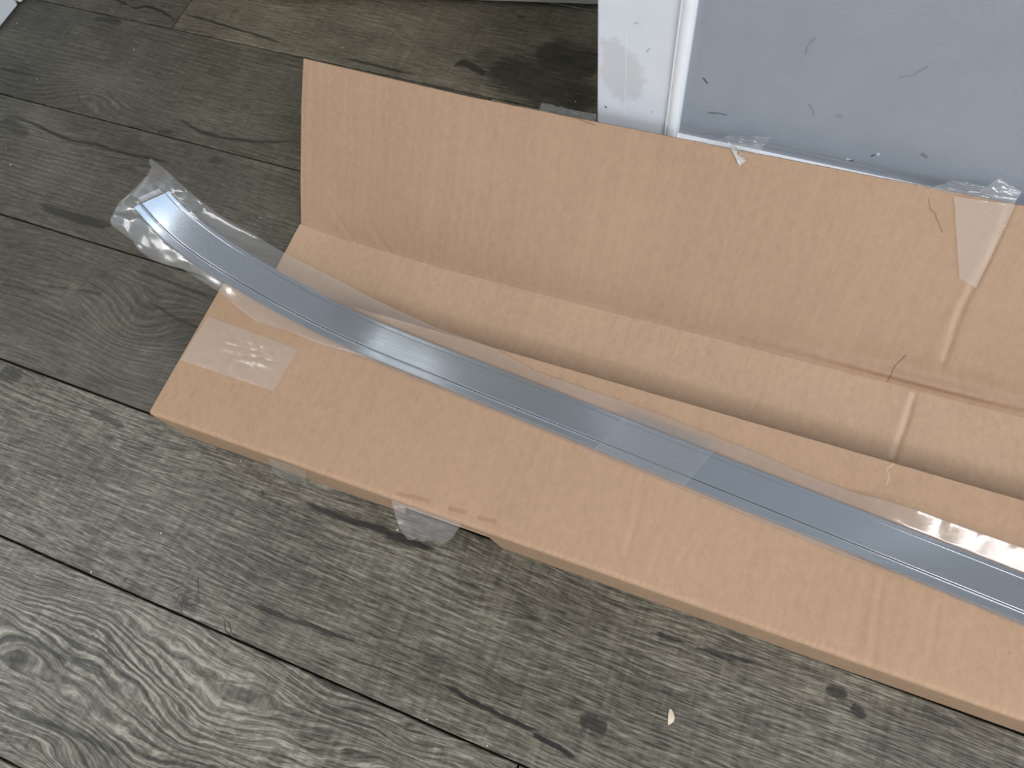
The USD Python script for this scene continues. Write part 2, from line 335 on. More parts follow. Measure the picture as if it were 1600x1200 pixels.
# ------------------------------------------------------------------ floor: every plank a piece of its own
floor = thing('floor', 'floor of dark grey-brown wood-look laminate planks', None, None, 'structure')
SEAM = [1.0413, .8513, .6613, .4713, .2813, .0913, -.0987, -.2887, -.4787]      # y of the long joints that show
W_ = .19
DIM = dict(tex=.8, sawn=.28)
mats = {
    'R1a': wood('plank_dark_a', (.31, .07), .55, .03, .35, .55, [(FEAT['R1a'], .0032, .8)], **DIM),
    'R1b': wood('plank_brown', (2.7, 1.13), .74, .05, .25, .5, [(FEAT['R1b'][:3], .0030, .72), (FEAT['R1b'][3:4], .0085, .75), (FEAT['R1b'][4:5], .02, .35), ([[(-.40, .715), (-.29, .700), (-.22, .690)], [(-.34, .76), (-.24, .74)]], .05, .62), (FEAT['R1b'][5:], .004, .6)], **DIM),  # widest marks: dark knot area, with shade beside the door painted in
    'R2': wood('plank_swirl', (5.2, 2.31), .55, .02, .55, .55, [(FEAT['R2'][:1], .0075, .55), (FEAT['R2'][1:3], .0032, .65), (FEAT['R2'][3:4], .005, .6), (FEAT['R2'][4:], .0022, .3)], [(-.96, .505, .06, .03, -.028)], **DIM),
    'R3': wood('plank_cracked', (7.9, 3.77), .52, .01, .4, .6, [(FEAT['R3'][:1], .0036, .72), (FEAT['R3'][1:2], .009, .4), (FEAT['R3'][2:3], .0105, .62), (FEAT['R3'][3:], .014, .4)], **DIM),
    'R4': wood('plank_even', (11.4, 4.19), .50, .01, .55, .75, [(FEAT['R4'], .0030, .5)], [(-.68, .19, .06, .05, .03)], **DIM),
    'R5': wood('plank_knotty', (14.1, 6.43), .62, .01, .3, .6, [(FEAT['R5'][:1], .012, .62), (FEAT['R5'][1:2], .0055, .68), (FEAT['R5'][2:3], .0068, .85), (FEAT['R5'][3:5], .0040, .5), (FEAT['R5k'], .0011, .75), (FEAT['R5'][5:6], .0034, .8), (FEAT['R5'][6:8], .0036, .9), (FEAT['R5'][8:10], .0095, .7), (FEAT['R5'][10:12], .0068, .8), (FEAT['R5'][12:14], .0038, .7), (FEAT['R5'][14:], .0030, .6)], tex=1.45),
    'R6': wood('plank_figured', (17.3, 8.57), .80, -.01, 1.7, .9, [(FEAT['R6'][:2], .0042, .68), (FEAT['R6'][2:], .0030, .25)], [(-.40, -.215, .10, .06, .030), (-.50, -.16, .12, .03, -.012)], 1.6, 44, 1.3),
    'x1': wood('plank_plain_a', (21.0, 9.91), .95, .0, .4, .6), 'x2': wood('plank_plain_b', (25.5, 12.2), 1.0, .02, .4, .6),
}


def plank(x0, x1, y0, y1, m):
    g_ = .0010; c = .0012
    x0, x1, y0, y1 = x0 + g_, x1 - g_, y0 + g_, y1 - g_
    ring = lambda i, z: [(x0 + i, y0 + i, z), (x1 - i, y0 + i, z), (x1 - i, y1 - i, z), (x0 + i, y1 - i, z)]
    V, F = loft(np.array([ring(0, -.009), ring(0, -c), ring(c * .8, 0)], float))
    obj('plank', (V, F), m, floor)


L_ = 1.38
rows = {(-1, 0): [(-2.95, 'x1'), (-1.4, 'x2'), (-.02, 'x1'), (1.36, 'x2')], (0, 1): [(-2.95, 'x2'), (-1.85, 'x1'), (-.47, 'x2'), (.91, 'x1')],
        (1, 2): [(-2.95, 'x1'), (-2.294, 'R1a'), (-.914, 'R1b'), (.466, 'x2'), (1.846, 'x1')], (2, 3): [(-2.95, 'x2'), (-1.75, 'R2'), (-.37, 'x1'), (1.01, 'x2')],
        (3, 4): [(-2.95, 'x1'), (-1.55, 'R3'), (-.17, 'x2'), (1.21, 'x1')], (4, 5): [(-2.95, 'x2'), (-1.77, 'R4'), (-.39, 'x1'), (.99, 'x2')],
        (5, 6): [(-2.95, 'x1'), (-.93, 'R5'), (.45, 'x2'), (1.83, 'x1')], (6, 7): [(-2.95, 'x2'), (-1.424, 'R6'), (-.044, 'x1'), (1.336, 'x2')],
        (7, 8): [(-2.95, 'x1'), (-1.2, 'x2'), (.18, 'x1'), (1.56, 'x2')]}
for (a, b), pl in rows.items():
    y1 = SEAM[a] if a >= 0 else SEAM[0] + W_; y0 = SEAM[b]
    if a == -1: y1, y0 = SEAM[0] + W_, SEAM[0]
    for i, (x, m) in enumerate(pl):
        plank(x, pl[i + 1][0] if i + 1 < len(pl) else 2.6, y0, y1, mats[m])
obj('underlay', box(-3, 2.65, -.4787, 1.2313, -.02, -.0092), plain('underlay', (14, 13, 12), .9), floor)
obj('floor_remainder', box(-3, 2.65, -3, -.4794, -.02, 0), mats['x1'], floor)
obj('floor_remainder', box(-3, 2.65, 1.232, 2.3, -.02, 0), mats['x2'], floor)

# ------------------------------------------------------------------ the room around
wall_paint = paint('wall_paint', (214, 214, 212), .7, .3)
white_trim = paint('white_trim_paint', (240, 244, 250), .35, .5, .05)
ceil_paint = paint('ceiling_paint', (226, 226, 224), .9, .2)
obj('ceiling', box(-3, 2.7, -3.1, 2.4, 2.4, 2.5), ceil_paint, label='flat white painted ceiling', kind='structure')
obj('wall_left', box(-1.36, -1.222, .32, 2.3, 0, 2.4), wall_paint, label='white wall rising at the upper left corner', kind='structure')
obj('wall_left_return', box(-3, -1.36, .32, .42, 0, 2.4), wall_paint, label='short wall beside the left corner', kind='structure')
obj('wall_front', box(-1.3, 2.7, 2.2, 2.3, 0, 2.4), wall_paint, label='wall beyond the grey panelled door', kind='structure')


def window_wall(name, axis, at, lo, hi, o0, o1, z0, z1, label):
    """A wall with one opening, built of four pieces joined as one mesh."""
    def b(a, c, d, e): return box(at[0], at[1], a, c, d, e) if axis == 'y' else box(a, c, at[0], at[1], d, e)
    return obj(name, trimesh.util.concatenate([b(lo, o0, 0, 2.4), b(o1, hi, 0, 2.4), b(o0, o1, 0, z0), b(o0, o1, z1, 2.4)]), wall_paint, label=label, kind='structure')


window_wall('wall_far_left', 'y', (-3.1, -3.0), -3.1, .42, -1.7, -.5, 1.2, 2.3, 'wall with a window at the far left of the room')
window_wall('wall_right', 'y', (2.6, 2.7), -3.1, 2.3, -1.3, .5, .06, 2.2, 'wall with the bright window at the right of the room')
window_wall('wall_back', 'x', (-3.05, -2.95), -3.1, 2.6, -2.2, -.6, 1.0, 2.2, 'wall with the window behind the photographer')
glass = clear_film('window_glass', .0, (.97, .98, .98), .02, bumpy=0.0)
for nm, ax, c, (a0, a1), (z0, z1) in (('window_1', 'y', 2.585, (-1.3, .5), (.06, 2.2)), ('window_2', 'x', -2.935, (-2.2, -.6), (1.0, 2.2)), ('window_3', 'y', -2.975, (-1.7, -.5), (1.2, 2.3))):
    w = thing(nm, 'white framed window with one upright bar, ' + {'window_1': 'at the right of the room', 'window_2': 'behind the photographer', 'window_3': 'at the far left of the room'}[nm], None, None, 'structure')
    def b(a, bb, z, zz, t=.025):
        return bevel_box(c - t, c + t, a, bb, z, zz, .004) if ax == 'y' else bevel_box(a, bb, c - t, c + t, z, zz, .004)
    mid = (a0 + a1) / 2
    for q in ((a0, a0 + .06, z0, z1), (a1 - .06, a1, z0, z1), (a0, a1, z0, z0 + .06), (a0, a1, z1 - .06, z1), (mid - .035, mid + .035, z0, z1)): obj('frame_bar', b(*q), white_trim, w)
    for q in ((a0 + .06, mid - .035), (mid + .035, a1 - .06)): obj('pane', b(*q, z0 + .06, z1 - .06, .003), glass, w)

# baseboard and door casing at the upper left
obj('baseboard_left', bevel_box(-1.222, -1.2065, .30, .6425, .001, .12, .003), white_trim, label='white baseboard at the foot of the left wall', kind='structure')
obj('trim_1', bevel_box(-1.222, -1.2035, .6455, .74, .001, 2.1, .003), white_trim, label='white door casing butted against the left baseboard', kind='structure')

# ------------------------------------------------------------------ door_1: white frame, grey recessed panel
DX0, DX1, DY = -.1775, .6325, .545
door = thing('door_1', 'open panelled door with white frame and grey recessed panel, behind the cardboard box', None, None, 'structure')
door_white = paint('door_white', (225, 229, 237), .42, .5, .06, marks=[
    ([[(-.161, .236), (-.163, .200), (-.150, .185)], [(-.146, .222), (-.140, .200), (-.142, .188)], [(-.153, .215), (-.152, .19)]], .017, .22, lin(150, 132, 120)),
    ([[(-.149, .262), (-.1475, .21), (-.1465, .15)]], .0007, .5, lin(240, 240, 242)),
    ([[(-.1685, .158), (-.1675, .1572)]], .0013, .95, lin(30, 28, 30)),
    ([[(-.142, .270), (-.139, .272)], [(-.126, .245), (-.1285, .24)], [(-.116, .165), (-.1175, .164)]], .0012, .5, lin(150, 150, 150))])
door_grey = paint('door_grey', (154, 161, 171), .30, .5, .22, 420, marks=[
    ([[(-.0715, .2185), (-.0668, .2135)]], .0014, .85, lin(70, 72, 78)),
    ([[(-.060, .1755), (-.050, .1772), (-.042, .1772)]], .0016, .6, lin(84, 88, 94)),
    ([[(.1455, .178), (.149, .176)]], .003, .5, lin(92, 96, 102)),
    ([[(.013, .268), (.012, .275), (.016, .285)], [(.095, .261), (.103, .266), (.110, .276)], [(.030, .212), (.036, .206), (.038, .200)]], .0016, .35, lin(104, 108, 114)),
    ([[(.060, .205), (.061, .2045)]], .003, .3, lin(104, 108, 114)),
    ([[(.085, .1515), (.088, .1508)], [(.109, .168), (.1095, .166)]], .0018, .9, lin(214, 218, 222)),
    ([[(.0875, .1500), (.0895, .1508)], [(.106, .165), (.1045, .1625)]], .0015, .8, lin(60, 62, 66)),
    ([[(-.092, .1475), (-.070, .1465), (-.060, .1475)], [(-.04, .147), (.02, .1475), (.075, .147), (.12, .1465)]], .0013, .3, lin(206, 208, 212))], blot=.05)  # pale streaks: scratches, with the moulding's reflection painted in
stile = .0762
obj('stile', bevel_box(DX0, DX0 + stile, DY, DY + .04, .012, 2.0, .0012), door_white, door)
obj('stile', bevel_box(DX1 - stile, DX1, DY, DY + .04, .012, 2.0, .0012), door_white, door)
obj('bottom_rail', bevel_box(DX0 + stile, DX1 - stile, DY, DY + .04, .012, .119, .0008), door_white, door)
obj('top_rail', bevel_box(DX0 + stile, DX1 - stile, DY, DY + .04, 1.88, 2.0, .0008), door_white, door)
obj('panel', box(DX0 + stile + .012, DX1 - stile - .012, DY + .004, DY + .020, .112, 1.885), door_grey, door, label='grey painted recessed panel with scuffs')
MZ = .1232
# moulding: rounded bead with two sharp lips, as a profile swept up the stile and along the rail
prof = [(0, 0), (0, -.0035), (.0014, -.0046), (.0026, -.0036)]
for t in np.linspace(math.pi * .93, .10, 14): prof.append((.0092 + .0062 * math.cos(t), -.0022 - .0052 * math.sin(t)))
prof += [(.0158, -.0030), (.0168, -.0024), (.0176, .0004), (.0176, .0090), (0, .0090)]
prof = np.array(prof) * [.83, .83]
bead = plain('moulding_paint', (243, 246, 250), .22, 0, .6)


def moulding(kind):
    if kind == 'v': rings = np.stack([np.c_[DX0 + stile + prof[:, 0], DY + prof[:, 1], np.full(len(prof), z)] for z in (MZ, 1.8795)])
    elif kind == 'v2': rings = np.stack([np.c_[DX1 - stile - prof[:, 0], DY + prof[:, 1], np.full(len(prof), z)] for z in (MZ, 1.8795)])
    elif kind == 'h': rings = np.stack([np.c_[np.full(len(prof), x), DY + prof[:, 1], MZ + prof[:, 0]] for x in (DX0 + stile + .0142, DX1 - stile - .0142)])
    else: rings = np.stack([np.c_[np.full(len(prof), x), DY + prof[:, 1], 1.8795 - prof[:, 0]] for x in (DX0 + stile + .0142, DX1 - stile - .0142)])
    return loft(rings)


for k in ('v', 'v2', 'h', 'h2'): obj('moulding', moulding(k), bead, door, smooth=35)

# door_2: the lower edge of a pale leaf at the top of the picture
ang = math.atan2(.0415, .2158)
leaf = bevel_box(-.62, .55, 0, .04, .010, 2.0, .0015)
leaf.apply_transform(trimesh.transformations.rotation_matrix(ang, [0, 0, 1])); leaf.apply_translation([-.2812, .8525, 0])
obj('door_2', leaf, paint('pale_leaf', (178, 178, 166), .5, .4), label='pale greige door leaf whose lower edge shows at the top', kind='structure')

# ------------------------------------------------------------------ the cardboard box, lying open
BX0, BX1, TH = -.534, 1.12, .004
carton = thing('cardboard_box', 'long brown cardboard box lying open, its back panel leaning on the door', 'box')
kraft = lambda *a, **k: cardboard(*a, **k)
fy = lambda x: .0815 + .0115 * (x + .533)                        # front edge
by = lambda x: .2685 + .0120 * (x + .40)                         # free edge of the front flap
fold = lambda x: np.interp(x, [-.535, -.32, -.15, .08, .21, .34, 1.2], [.388, .3845, .388, .393, .3965, .399, .410])
HT = .0812
xs = np.arange(BX0, BX1 + 1e-6, .0014)

k_flap = kraft('kraft_flap', (177, 145, 118), feats=[
    ([[(-.236, .0915), (-.217, .0945), (-.204, .0952)], [(-.181, .0955), (-.165, .0968)], [(-.150, .0970), (-.1345, .0979)]], .0030, .4, lin(146, 110, 82)),
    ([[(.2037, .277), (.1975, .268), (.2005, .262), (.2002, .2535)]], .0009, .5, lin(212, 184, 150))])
k_bottom = kraft('kraft_bottom', (190, 159, 133), feats=[([[(.2285, .3890), (.2275, .3638), (.2215, .3131)]], .0038, .3, lin(226, 205, 182))])  # worn crease, its lit left side painted lighter
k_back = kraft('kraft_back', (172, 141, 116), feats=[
    ([[(.2425, .4250), (.2350, .4566), (.2345, .4838), (.2380, .4974), (.2320, .533)]], .0042, .22, lin(214, 186, 156)),  # upright crease: wear, with the lit side put into the colour
    ([[(.2078, .4185), (.2029, .4093), (.2015, .4007), (.2025, .3957)]], .0010, .6, lin(110, 80, 58)),
    ([[(-.215, .5215), (-.190, .5205), (-.172, .5195)]], .0008, .5, lin(120, 84, 58)),
    ([[(.166, .523), (.171, .517), (.176, .5155), (.190, .505)]], .0009, .45, lin(120, 84, 58))])
k_wall = kraft('kraft_wall', (168, 139, 113))

# front flap: rounded fold at the front, flat, free edge at the back
vt = np.r_[np.linspace(0, 1, 6) * .004, np.linspace(.0075, .19, 36)]
X, Vv = np.meshgrid(xs, vt, indexing='ij')
width = by(X) - fy(X); frac = Vv / .19
Y = fy(X) + np.where(Vv <= .004, .005 * (1 - np.cos(Vv / .004 * math.pi / 2)), .005 + (Vv - .004) / (.19 - .004) * (width - .005))
Z = np.where(Vv <= .004, HT - .005 + .005 * np.sin(Vv / .004 * math.pi / 2), HT)
teeth = .00045 * np.sin(2 * math.pi * X / .0066 + 1.5 * fbm(X, 0 * X, 20, 3)) * np.clip(1 - Vv / .006, 0, 1)
Z = Z + teeth + np.clip((Vv - .006) / .02, 0, 1) * (fbm(X, Y, 7, 5) * .0010 + .00007 * np.sin(2 * math.pi * X / .0112 + 4 * fbm(X, Y, 5, 8)))
for (xa, ya), (xb, yb), h in (((-.008, .1600), (-.0065, .1179), .0007), ((.2116, .1593), (.2162, .0903), .0011), ((.2586, .158), (.2597, .1137), .0008), ((.047, .140), (.0406, .1193), .0006), ((-.012, .1815), (-.0062, .1211), .0005)):
    tt = np.clip((Y - yb) / (ya - yb), -.3, 1.3); xc = xb + (xa - xb) * tt
    fade = np.clip(np.minimum(tt + .25, 1.25 - tt) / .25, 0, 1)
    u = (X - xc) / .0032
    Z = Z - h * fade * np.exp(-u * u) + h * .6 * fade * np.exp(-((X - xc + .0055) / .004) ** 2)
Y = Y + np.where(Vv > .185, .0006 * fbm(X, 0 * X, 160, 2), 0)
obj('front_flap', sheet(np.stack([X, Y, Z], -1), TH), k_flap, carton, smooth=40)

# front wall, torn away for a hand's breadth
zz = np.r_[np.linspace(.0015, HT - .0055, 14)]
X, Zz = np.meshgrid(xs, zz, indexing='ij')
Yw = fy(X) + .0006 * fbm(X, Zz, 30, 9) + .0007 * np.exp(-((Zz - HT + .006) / .004) ** 2)
low = np.interp(X, [BX0, -.247, -.236, -.142, -.132, BX1], [0, 0, .062, .060, 0, 0])
Zw = np.maximum(Zz, .0015) ; Zw = low + (Zz - .0015) / (HT - .007) * (HT - .0055 - low) + .0012 * np.where(Zz < .003, 1 + fbm(X, 0 * X, 40, 6), 0)
P = np.stack([X, Yw, Zw], -1)
obj('front_wall', sheet(P[:, ::-1], TH * .9, (0, -1, 0)), k_wall, carton, smooth=40)

# bottom panel on the floor
vt = np.linspace(0, 1, 44)
X, Vv = np.meshgrid(xs, vt, indexing='ij')
Y = fy(X) + .006 + Vv * (fold(X) - fy(X) - .006)
Z = .0048 + fbm(X, Y, 6, 11) * .0010 + .00007 * np.sin(2 * math.pi * X / .0112 + 4 * fbm(X, Y, 5, 18))
lift = np.clip((X - BX0) / .05, 0, 1)
Z = Z + .004 * (1 - lift) ** 2 * np.clip(Vv, 0, 1)
xc = np.interp(Y, [.30, .364, .3896], [.2235, .2304, .2314]); hgt = .0026 * np.clip((.396 - Y) / .016, 0, 1)
u = X - xc
Z = Z - hgt * np.where(u < 0, np.exp(-(u / .0042) ** 2), np.exp(-(u / .0030) ** 2)) + hgt * .3 * np.exp(-((u + .008) / .004) ** 2)
Xb = X + np.where(X < BX0 + .03, .006 * (1 - Vv) ** 2 * (1 - (X - BX0) / .03), 0)
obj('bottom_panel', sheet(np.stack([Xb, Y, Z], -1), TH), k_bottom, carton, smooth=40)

# back panel, tilted up from the fold
vt = np.r_[np.linspace(0, .03, 22), np.linspace(.034, .204, 40)]
X, S = np.meshgrid(xs, vt, indexing='ij')
th = math.atan2(.152, .1325)
n_ = np.array([0, -math.sin(th), math.cos(th)]); t_ = np.array([0, math.cos(th), math.sin(th)])
D = fbm(X, S, 6, 21) * .0016 * np.clip(S / .03, 0, 1) + .00007 * np.sin(2 * math.pi * X / .0112 + 4 * fbm(X, S, 5, 28)) * np.clip(S / .02, 0, 1)
amp = np.interp(X, [.02, .12, .20, .25, .29, .34, .4], [0, .0018, .0054, .0070, .0054, .0018, .0008])       # crushed ridge along the fold
D = D + amp * np.exp(-((S - .0105) / .0055) ** 2)
D = D - .0014 * np.exp(-((S - .022) / .009) ** 2) * (amp > 0) * amp / .0048
xc = np.interp(S, [.02, .035, .10, .14, .204], [.247, .245, .238, .239, .236]); u = X - xc                       # upright crease
hc = .0026 * np.clip((S - .014) / .03, .15, 1)
D = D - hc * np.where(u < 0, np.exp(-(u / .0050) ** 2), np.exp(-(u / .0032) ** 2)) + .3 * hc * np.exp(-((u + .009) / .006) ** 2)
for (xa, sa), (xb, sb) in (((-.4924, .037), (-.462, .004)), ((-.432, .030), (-.412, .003))):                     # buckles at the lower left
    tt = np.clip((S - sb) / (sa - sb), -.2, 1.3); xl = xb + (xa - xb) * tt + .004 * (tt - 1) ** 2
    D = D - .0012 * np.clip(1.2 - tt, 0, 1) * np.exp(-((X - xl) / .005) ** 2) + .0008 * np.clip(1.2 - tt, 0, 1) * np.exp(-((X - xl + .009) / .007) ** 2)
D = D + .0008 * np.exp(-((X - BX0 - .008) / .003) ** 2) * np.clip(S / .02, 0, 1)
D = D + .003 * fbm(X, 0 * X, 2.2, 33, 2) * (S / .204) ** 2
P = np.stack([X, fold(X), np.full(X.shape, .0052)], -1) + S[..., None] * t_ + D[..., None] * n_
P[..., 1] -= .0012 * np.clip(1 - S / .004, 0, 1)
P[..., 0] += np.interp(S, [0, .05, .15, .204], [.0, -.0015, -.001, .002]) * np.clip(1 - (X - BX0) / .02, 0, 1)
P += (np.where(S > .2, .0007 * fbm(X, 0 * X, 120, 41), 0))[..., None] * t_
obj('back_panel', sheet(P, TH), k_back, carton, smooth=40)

# ------------------------------------------------------------------ clear tape stuck on the box
tape_mat = clear_film('packing_tape', .085, (.985, .985, .985), .16, (.92, .90, .94), .5, 120)
tape_thin = clear_film('packing_tape_thin', .06, (.985, .985, .985), .14, (.8, .8, .8), .7, 160)


tape_flat = clear_film('packing_tape_flat', .13, (.99, .99, .99), .2, (1.0, .95, .90), .4, 120)


def patch(corners, nu, nv, bend, thick=.00012):
    """A quad of tape: corners a, b, c, d; bend(u, v, P) displaces."""
    a, b, c, d = [np.array(q, float) for q in corners]
    u, v = np.meshgrid(np.linspace(0, 1, nu), np.linspace(0, 1, nv), indexing='ij')
    P = (1 - u)[..., None] * ((1 - v)[..., None] * a + v[..., None] * d) + u[..., None] * ((1 - v)[..., None] * b + v[..., None] * c)
    return sheet(bend(u, v, P), thick)


def lie(u, v, P):       # lying on the flap with a few wrinkles
    r = fbm(P[..., 0] + P[..., 1] * 1.2, P[..., 1] * 1.7 - P[..., 0] * .3, 60, 51)
    wr = np.abs(r) * .004 * np.exp(-((u - .62) / .30) ** 2) * np.exp(-((v - .35) / .35) ** 2)
    P = P.copy(); P[..., 2] += .0016 + wr + .0008 * np.exp(-((u - .53 + .1 * v) / .012) ** 2) * (v > .3); return P


obj('tape', patch([(-.5290, .2062, .0808), (-.4083, .2021, .0808), (-.4105, .1492, .0808), (-.5315, .1484, .0808)], 90, 50, lie), tape_flat, carton, smooth=True, label='wrinkled clear packing tape at the left end of the front flap')


def on_back(x, s, lift=.0018): return (np.array([x, float(fold(x)), .0052]) + s * t_ + lift * n_)


def lie2(u, v, P):
    return P + (fbm(P[..., 0], P[..., 2], 50, 61) * .0005)[..., None] * n_


obj('tape', patch([on_back(.186, .2005), on_back(.2385, .2035), on_back(.2400, .120), on_back(.2220, .126)], 40, 40, lie2), tape_flat, carton, smooth=True, label='clear packing tape near the right end of the back panel')


def curl(seed, out, amp, sc=70):
    def f(u, v, P):
        P = P.copy(); w = fbm(P[..., 0] + .3 * v, u * .05 + v * .03, sc, seed)
        P += (w * amp * v)[..., None] * n_; P[..., 1] -= out * np.sin(v * math.pi * .9) * np.sin(u * math.pi) ** .5; P[..., 2] += .5 * amp * v * fbm(u * .1, v * .1, sc, seed + 5)
        return P
    return f


obj('tape', patch([(-.0540, .5235, .1590), (-.0010, .5240, .1590), (.0090, .5335, .1650), (.0000, .5385, .1732)][:2] + [(.0070, .5375, .1735), (-.0330, .5325, .1690)], 40, 24, curl(71, .006, .010)), tape_thin, carton, smooth=True, label='crumpled clear tape on the top edge, at the middle')
obj('tape', patch([(-.0335, .5270, .1660), (-.0270, .5260, .1640), (-.0085, .5180, .1540), (-.0145, .5140, .1490)], 14, 30, curl(75, -.004, .004)), clear_film('tape_tail', .5, (.9, .9, .9), .25, (.95, .95, .95), .3, 90), carton, smooth=True, label='twisted shiny tail of clear tape')
obj('tape', patch([(.1610, .5265, .1600), (.2370, .5285, .1600), (.2365, .5365, .1720), (.1790, .5345, .1690)], 46, 24, curl(81, .004, .008, 40)), tape_mat, carton, smooth=True, label='clear tape standing up from the top edge, at the right')
obj('tape', patch([(.2030, .5300, .1655), (.2365, .5295, .1610), (.2375, .5365, .1715), (.2140, .5400, .1785)], 30, 24, curl(84, .003, .004, 40)), tape_mat, carton, smooth=True, label='folded corner of clear tape')
obj('tape', patch([(-.2360, .5215, .1585), (-.1715, .5225, .1585), (-.1725, .5268, .1640), (-.2350, .5275, .1640)], 50, 16, curl(91, .001, .009, 120)), tape_thin, carton, smooth=True, label='ragged clear tape along the top edge beside the door')


def hang(u, v, P):
    P = P.copy(); P[..., 1] -= .004 * np.sin(v * math.pi); P[..., 2] += .006 * fbm(P[..., 0], v * .08, 60, 95) * v
    P[..., 1] += -.010 * v * fbm(u * .15 + .3, 0 * u, 40, 97); return P


obj('tape', patch([(-.2400, .0840, .0795), (-.1640, .0865, .0795), (-.1800, .0655, .0440), (-.2190, .0580, .0440)], 40, 30, hang), tape_mat, carton, smooth=True, label='clear tape flap hanging off the front edge')
obj('tape', patch([(-.3830, .0815, .0790), (-.3380, .0825, .0790), (-.3430, .0700, .0400), (-.3720, .0690, .0420)], 30, 20, hang), tape_thin, carton, smooth=True, label='faint clear tape on the front wall, near its left end')

# ------------------------------------------------------------------ the metal strip
# strip centre line: s = distance from the tip
CP=np.array([(-.5518,.2647,.2179),(-.5444,.2603,.2025),(-.5314,.2557,.1864),(-.5100,.2516,.1672)]+[(x,.2125-.07525*x,z) for x,z in ((-.4820,.1450),(-.4480,.1240),(-.4150,.1095),(-.3850,.0990),(-.3550,.0925),(-.3200,.0892),(-.2800,.0885),(-.2300,.0885),(0,.0885),(.4,.0885),(1.1,.0885))])
_s=np.r_[0,np.cumsum(np.linalg.norm(np.diff(CP,axis=0),axis=1))]
_u=np.arange(-.06,_s[-1],.002)
_d=PchipInterpolator(_s,CP)(np.maximum(_u,0))+np.minimum(_u,0)[:,None]*(CP[1]-CP[0])/_s[1]
_d=gaussian_filter1d(_d,6,axis=0,mode='nearest')
_cx,_cy,_cz=[CubicSpline(_u,_d[:,k]) for k in range(3)]
_roll=PchipInterpolator([-.2,0,.05,.09,.12,.16,.2,.24,2],[.24,.24,.15,.07,.07,.09,.07,.03,0])
_skew=PchipInterpolator([-.2,0,.03,.06,.1,.14,2],[.40,.40,.30,.05,0,0,0])
E_=np.array([.99718,-.0750,0])
def frame(s):
    s=np.atleast_1d(np.asarray(s,float)); sc=np.maximum(s,0)
    P=np.c_[_cx(sc),_cy(sc),_cz(sc)]; T=np.c_[_cx(sc,1),_cy(sc,1),_cz(sc,1)]; T/=np.linalg.norm(T,axis=1)[:,None]
    P=P+np.minimum(s,0)[:,None]*T
    W0=np.cross([0,0,1.],E_)[None].repeat(len(s),0); N0=np.cross(T,W0)
    r=_roll(s)[:,None]; W=W0*np.cos(r)+N0*np.sin(r); N=np.cross(T,W); k=_skew(s)[:,None]; W=(W+k*T)/np.sqrt(1+k*k)
    return P,T,W,N

HW = .0203
trim = thing('metal_trim_strip', 'long silver-grey metal trim strip lying across the box, its left end curling upwards', 'metal strip')
g = G(); pos = g.pos()
brushed = g.noise(g.mapped(pos, (30, 900, 400)), 1, 2, .5)
al = g.make('satin_aluminium', g.n('principled_bsdf', base_color=lin(164, 170, 178), metallic=.85, roughness=g.rng(brushed, .3, .7, .17, .21), specular_ior_level=.5) + '.BSDF')
al_dark = plain('dark_aluminium', (120, 124, 130), .35, .9)
ss = np.r_[np.linspace(.002, .42, 150), np.linspace(.43, 1.70, 80)]


def swept(profile, s=ss, s_off=0.0):
    P, T, W, N = frame(s)
    pr = np.array(profile)
    return loft(P[:, None] + pr[None, :, 0, None] * W[:, None] + pr[None, :, 1, None] * N[:, None])


# cross-section: w across (towards the back), n up; 0 is the face of the flanges
obj('face_plate', swept([(-.0113, .0003), (-.0110, .0007), (-.0104, .0010), (.0148, .0009), (.0154, .0006), (.0156, .0002), (.0156, -.0050), (.0146, -.0050), (.0146, -.0004), (-.0102, -.0004), (-.0102, -.0050), (-.0112, -.0050)]), al, trim, smooth=30)
obj('lower_flange', swept([(-.0203, -.0004), (-.0198, .0002), (-.0139, .0002)] + [(-.0128 - .0009 * math.cos(t), .0003 + .0009 * math.sin(t)) for t in np.linspace(.25, math.pi - .3, 9)] + [(-.0117, .0001), (-.0114, -.0003), (-.0112, -.0022), (-.0192, -.0012), (-.0196, -.0050), (-.0203, -.0050)]), al, trim, smooth=30)
obj('upper_flange', swept([(.0156, -.0022), (.0156, -.0004), (.0158, .0001), (.0162, .0003), (.0199, .0002), (.0203, -.0004), (.0203, -.0050), (.0196, -.0050), (.0192, -.0012)]), al, trim, smooth=30)
obj('back_plate', swept([(-.0100, -.0040), (.0144, -.0040), (.0144, -.0050), (-.0100, -.0050)], np.r_[-.0035, ss]), plain('bare_metal', (150, 142, 140), .35, .6), trim)

# ------------------------------------------------------------------ the plastic sleeve round the strip
END = np.array([(-0.0503, 0.0089), (-0.0480, 0.0041), (-0.0420, 0.0004), (-0.0308, -0.0063), (-0.0180, -0.0107), (-0.0074, -0.0140), (0.0099, -0.0203), (0.0199, -0.0254), (0.0228, -0.0307), (0.0281, -0.0328)])
UPW = np.array([(-0.0600, 0.0281), (-0.0328, 0.0281), (-0.0147, 0.0339), (0.0017, 0.0364), (0.0245, 0.0385), (0.0564, 0.0370), (0.1035, 0.0420), (0.1433, 0.0419), (0.1626, 0.0426), (0.2051, 0.0439), (0.2386, 0.0429), (0.2751, 0.0417), (0.3242, 0.0394), (0.3497, 0.0402), (0.3900, 0.0411), (0.4230, 0.0378), (0.4445, 0.0342), (0.4661, 0.0346), (0.5181, 0.0371), (0.5818, 0.0393), (0.6787, 0.0379), (0.7253, 0.0354), (0.7923, 0.0362), (0.8667, 0.0379), (0.9138, 0.0399), (1.8000, 0.0400)])
